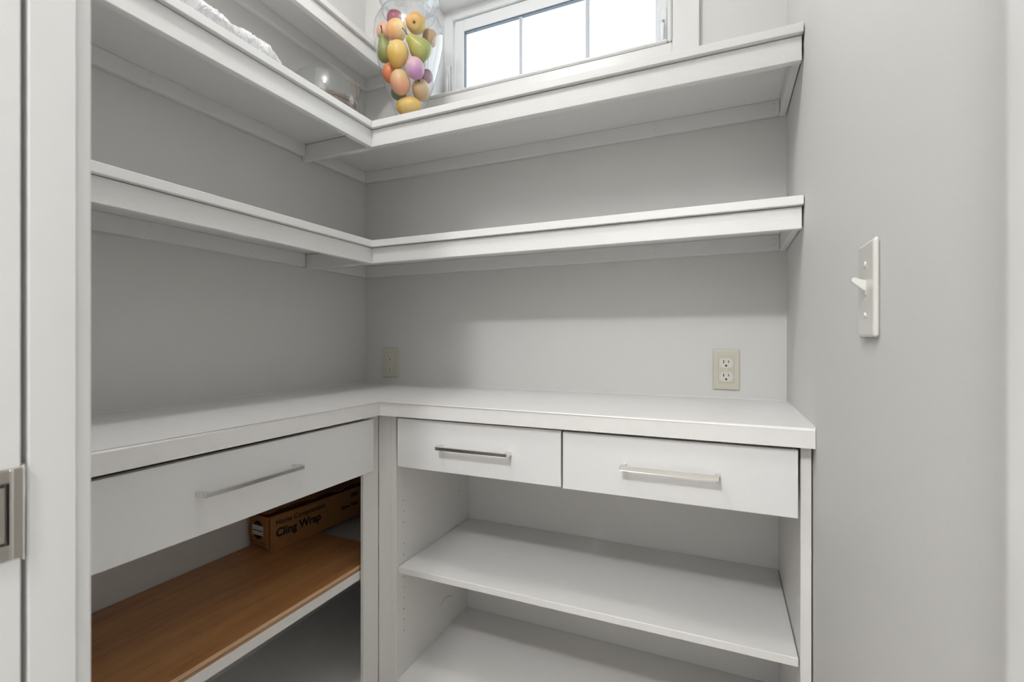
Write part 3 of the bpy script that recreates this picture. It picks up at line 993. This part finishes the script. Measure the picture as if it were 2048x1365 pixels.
fruit('pear', 769.4, 96.5, 17, -0.0186, 'olive green pear with a long stem', fruit_mat('olive_pear', (0.22, 0.25, 0.05), (0.34, 0.35, 0.09), (1, 0, -0.4), (0.18, 0.2, 0.05)), 'pear', 27, (20, -8, 0), 'stem', 9)
fruit('pear', 836, 93, 23.5, -0.036, 'speckled yellow-green pear lying on its side', fruit_mat('speckled_pear', (0.47, 0.43, 0.07), (0.36, 0.42, 0.13), (0.6, 0, -0.8), (0.24, 0.26, 0.05)), 'pear', 29, (26, -48, 0), 'stem', 10)
fruit('apple', 860, 76, 16, 0.030, 'brown-tan apple half hidden behind the speckled pear', fruit_mat('brown_apple', (0.50, 0.28, 0.12), (0.52, 0.38, 0.26), (1, 0, 0)), 'apple', 18, (10, 0, 0), None, 11)
fruit('apple', 793, 60, 21, -0.038, 'orange and yellow apple beside the upright mango', fruit_mat('orange_apple', (0.80, 0.33, 0.09), (0.74, 0.52, 0.18), (0.8, -0.2, 0.5)), 'oval', 22.5, (10, 14, 0), None, 12)
fruit('peach', 769.5, 63.5, 17, 0.0029, 'soft pink peach behind the olive pear', fruit_mat('soft_pink_peach', (0.80, 0.36, 0.22), (0.78, 0.45, 0.28)), 'oval', 19, (0, 0, 0), None, 13)
fruit('apple', 832, 46, 20.5, -0.022, 'yellow apple with a star-shaped calyx at the top of the jar', fruit_mat('yellow_apple', (0.70, 0.47, 0.13), (0.80, 0.36, 0.08), (-0.6, 0.7, 0), None, -0.05), 'apple', 20.5, (116, 6, 0), 'star', 14)
fruit('apple', 790.0, 36.9, 17, 0.0205, 'dark crimson apple at the top of the jar', fruit_mat('crimson_apple', (0.30, 0.03, 0.07), (0.40, 0.10, 0.14), (1, 0, -1)), 'apple', 17, (12, 0, 0), None, 15)

# ------------------------------------------------------------------ glass bowl with a woven coil in it
BX, BY = 0.155, -0.3575
bowl = thing('glass_bowl', (BX, BY, ZS3), 'clear straight-sided glass bowl on the shelf under the narrow shelf', 'bowl')
Rb, Hb = 0.102, 0.131
bp_ = [(0.0, 0.0), (0.080, 0.0), (0.096, 0.006), (Rb, 0.02), (Rb, Hb - 0.002), (Rb - 0.0015, Hb), (Rb - 0.0035, Hb - 0.002), (Rb - 0.0035, 0.022), (0.093, 0.010), (0.078, 0.006), (0.0, 0.006)]
obj('bowl_wall', lathe(bp_, 72, center=(BX, BY, ZS3)), 'jarglass', bowl, True)
M['rattan'] = painted('brown_rattan', (0.30, 0.20, 0.16), 0.8, 260, 0.6, 0.55)
coil = thing('woven_basket', (BX, BY, ZS3 + 0.007), 'round brown woven basket inside the glass bowl', 'basket')
for k in range(5):
    rr = 0.066 + 0.0035 * k
    n = 40
    bm = bmesh.new()
    zz = ZS3 + 0.0145 + 0.0142 * k
    rings = []
    for i in range(n * 3):
        an = 2 * math.pi * i / (n * 3)
        wob = 0.0012 * math.sin(an * 30 + k * 1.7)
        rings.append([bm.verts.new((BX + (rr + (0.0072 + wob) * math.cos(2 * math.pi * j / 8)) * math.cos(an), BY + (rr + (0.0072 + wob) * math.cos(2 * math.pi * j / 8)) * math.sin(an), zz + (0.0074 + wob) * math.sin(2 * math.pi * j / 8))) for j in range(8)])
    for i in range(len(rings)):
        a, b = rings[i], rings[(i + 1) % len(rings)]
        for j in range(8):
            l = (j + 1) % 8
            bm.faces.new((a[j], b[j], b[l], a[l]))
    obj('coil', bm, 'rattan', coil, True)
obj('basket_floor', lathe([(0, 0.0), (0.064, 0.0), (0.066, 0.004), (0.0, 0.004)], 40, center=(BX, BY, ZS3 + 0.0075)), 'rattan', coil)


# ------------------------------------------------------------------ crinkled clear plastic packaging along the shelf edge
def film_mat():
    m = bpy.data.materials.new('crinkled_clear_film')
    m.use_nodes = True
    nt = m.node_tree
    nt.nodes.clear()
    out = nt.nodes.new('ShaderNodeOutputMaterial')
    tr = nt.nodes.new('ShaderNodeBsdfTransparent'); tr.inputs['Color'].default_value = (0.96, 0.96, 0.97, 1)
    pb = nt.nodes.new('ShaderNodeBsdfPrincipled')
    pb.inputs['Base Color'].default_value = (0.95, 0.95, 0.97, 1)
    pb.inputs['Roughness'].default_value = 0.22
    tc = nt.nodes.new('ShaderNodeTexCoord')
    vo = nt.nodes.new('ShaderNodeTexVoronoi'); vo.inputs['Scale'].default_value = 75
    nz = nt.nodes.new('ShaderNodeTexNoise'); nz.inputs['Scale'].default_value = 90; nz.inputs['Detail'].default_value = 5; nz.inputs['Distortion'].default_value = 1.0
    nt.links.new(tc.outputs['Object'], vo.inputs['Vector'])
    nt.links.new(tc.outputs['Object'], nz.inputs['Vector'])
    bp = nt.nodes.new('ShaderNodeBump'); bp.inputs['Strength'].default_value = 1.0; bp.inputs['Distance'].default_value = 0.006
    nt.links.new(nz.outputs['Fac'], bp.inputs['Height'])
    nt.links.new(bp.outputs['Normal'], pb.inputs['Normal'])
    rp = nt.nodes.new('ShaderNodeValToRGB')
    rp.color_ramp.elements[0].position = 0.3; rp.color_ramp.elements[0].color = (0.7, 0.7, 0.7, 1)
    rp.color_ramp.elements[1].position = 0.7; rp.color_ramp.elements[1].color = (0.95, 0.95, 0.95, 1)
    nt.links.new(nz.outputs['Fac'], rp.inputs['Fac'])
    mx_ = nt.nodes.new('ShaderNodeMixShader')
    nt.links.new(rp.outputs['Color'], mx_.inputs['Fac'])
    nt.links.new(tr.outputs['BSDF'], mx_.inputs[1])
    nt.links.new(pb.outputs['BSDF'], mx_.inputs[2])
    nt.links.new(mx_.outputs['Shader'], out.inputs['Surface'])
    return m


M['film'] = film_mat()
bm = bmesh.new()
rnd = random.Random(11)
NL, NA = 110, 28
rings = []
for i in range(NL + 1):
    u = i / NL
    y = -1.10 + 0.505 * u
    e = max(0.0, min(1.0, (1 - u) / 0.14)) ** 0.55 if u > 0.86 else 1.0
    e *= min(1.0, u / 0.06 + 0.15)
    hgt = (0.062 + 0.006 * math.sin(17 * u) + 0.003 * math.sin(43 * u + 1)) * e + 0.004
    wid = (0.058 + 0.006 * math.sin(11 * u + 2)) * (0.4 + 0.6 * e)
    ring = []
    for j in range(NA):
        a = 2 * math.pi * j / NA
        cr = 1 + 0.05 * rnd.uniform(-1, 1)
        x = 0.225 + wid * math.cos(a) * cr
        z = ZS3 + 0.0006 + hgt * 0.5 * (1 + math.sin(a)) * (1 + 0.04 * rnd.uniform(-1, 1))
        ring.append(bm.verts.new((x, y + 0.002 * rnd.uniform(-1, 1), z)))
    rings.append(ring)
for a, b in zip(rings, rings[1:]):
    for j in range(NA):
        l = (j + 1) % NA
        bm.faces.new((a[j], a[l], b[l], b[j]))
bm.faces.new(rings[0][::-1]); bm.faces.new(rings[-1])
pk = obj('plastic_film_roll', bm, 'film', None, True)
tag(pk, 'crinkled roll of clear plastic film lying along the shelf edge', 'plastic film')
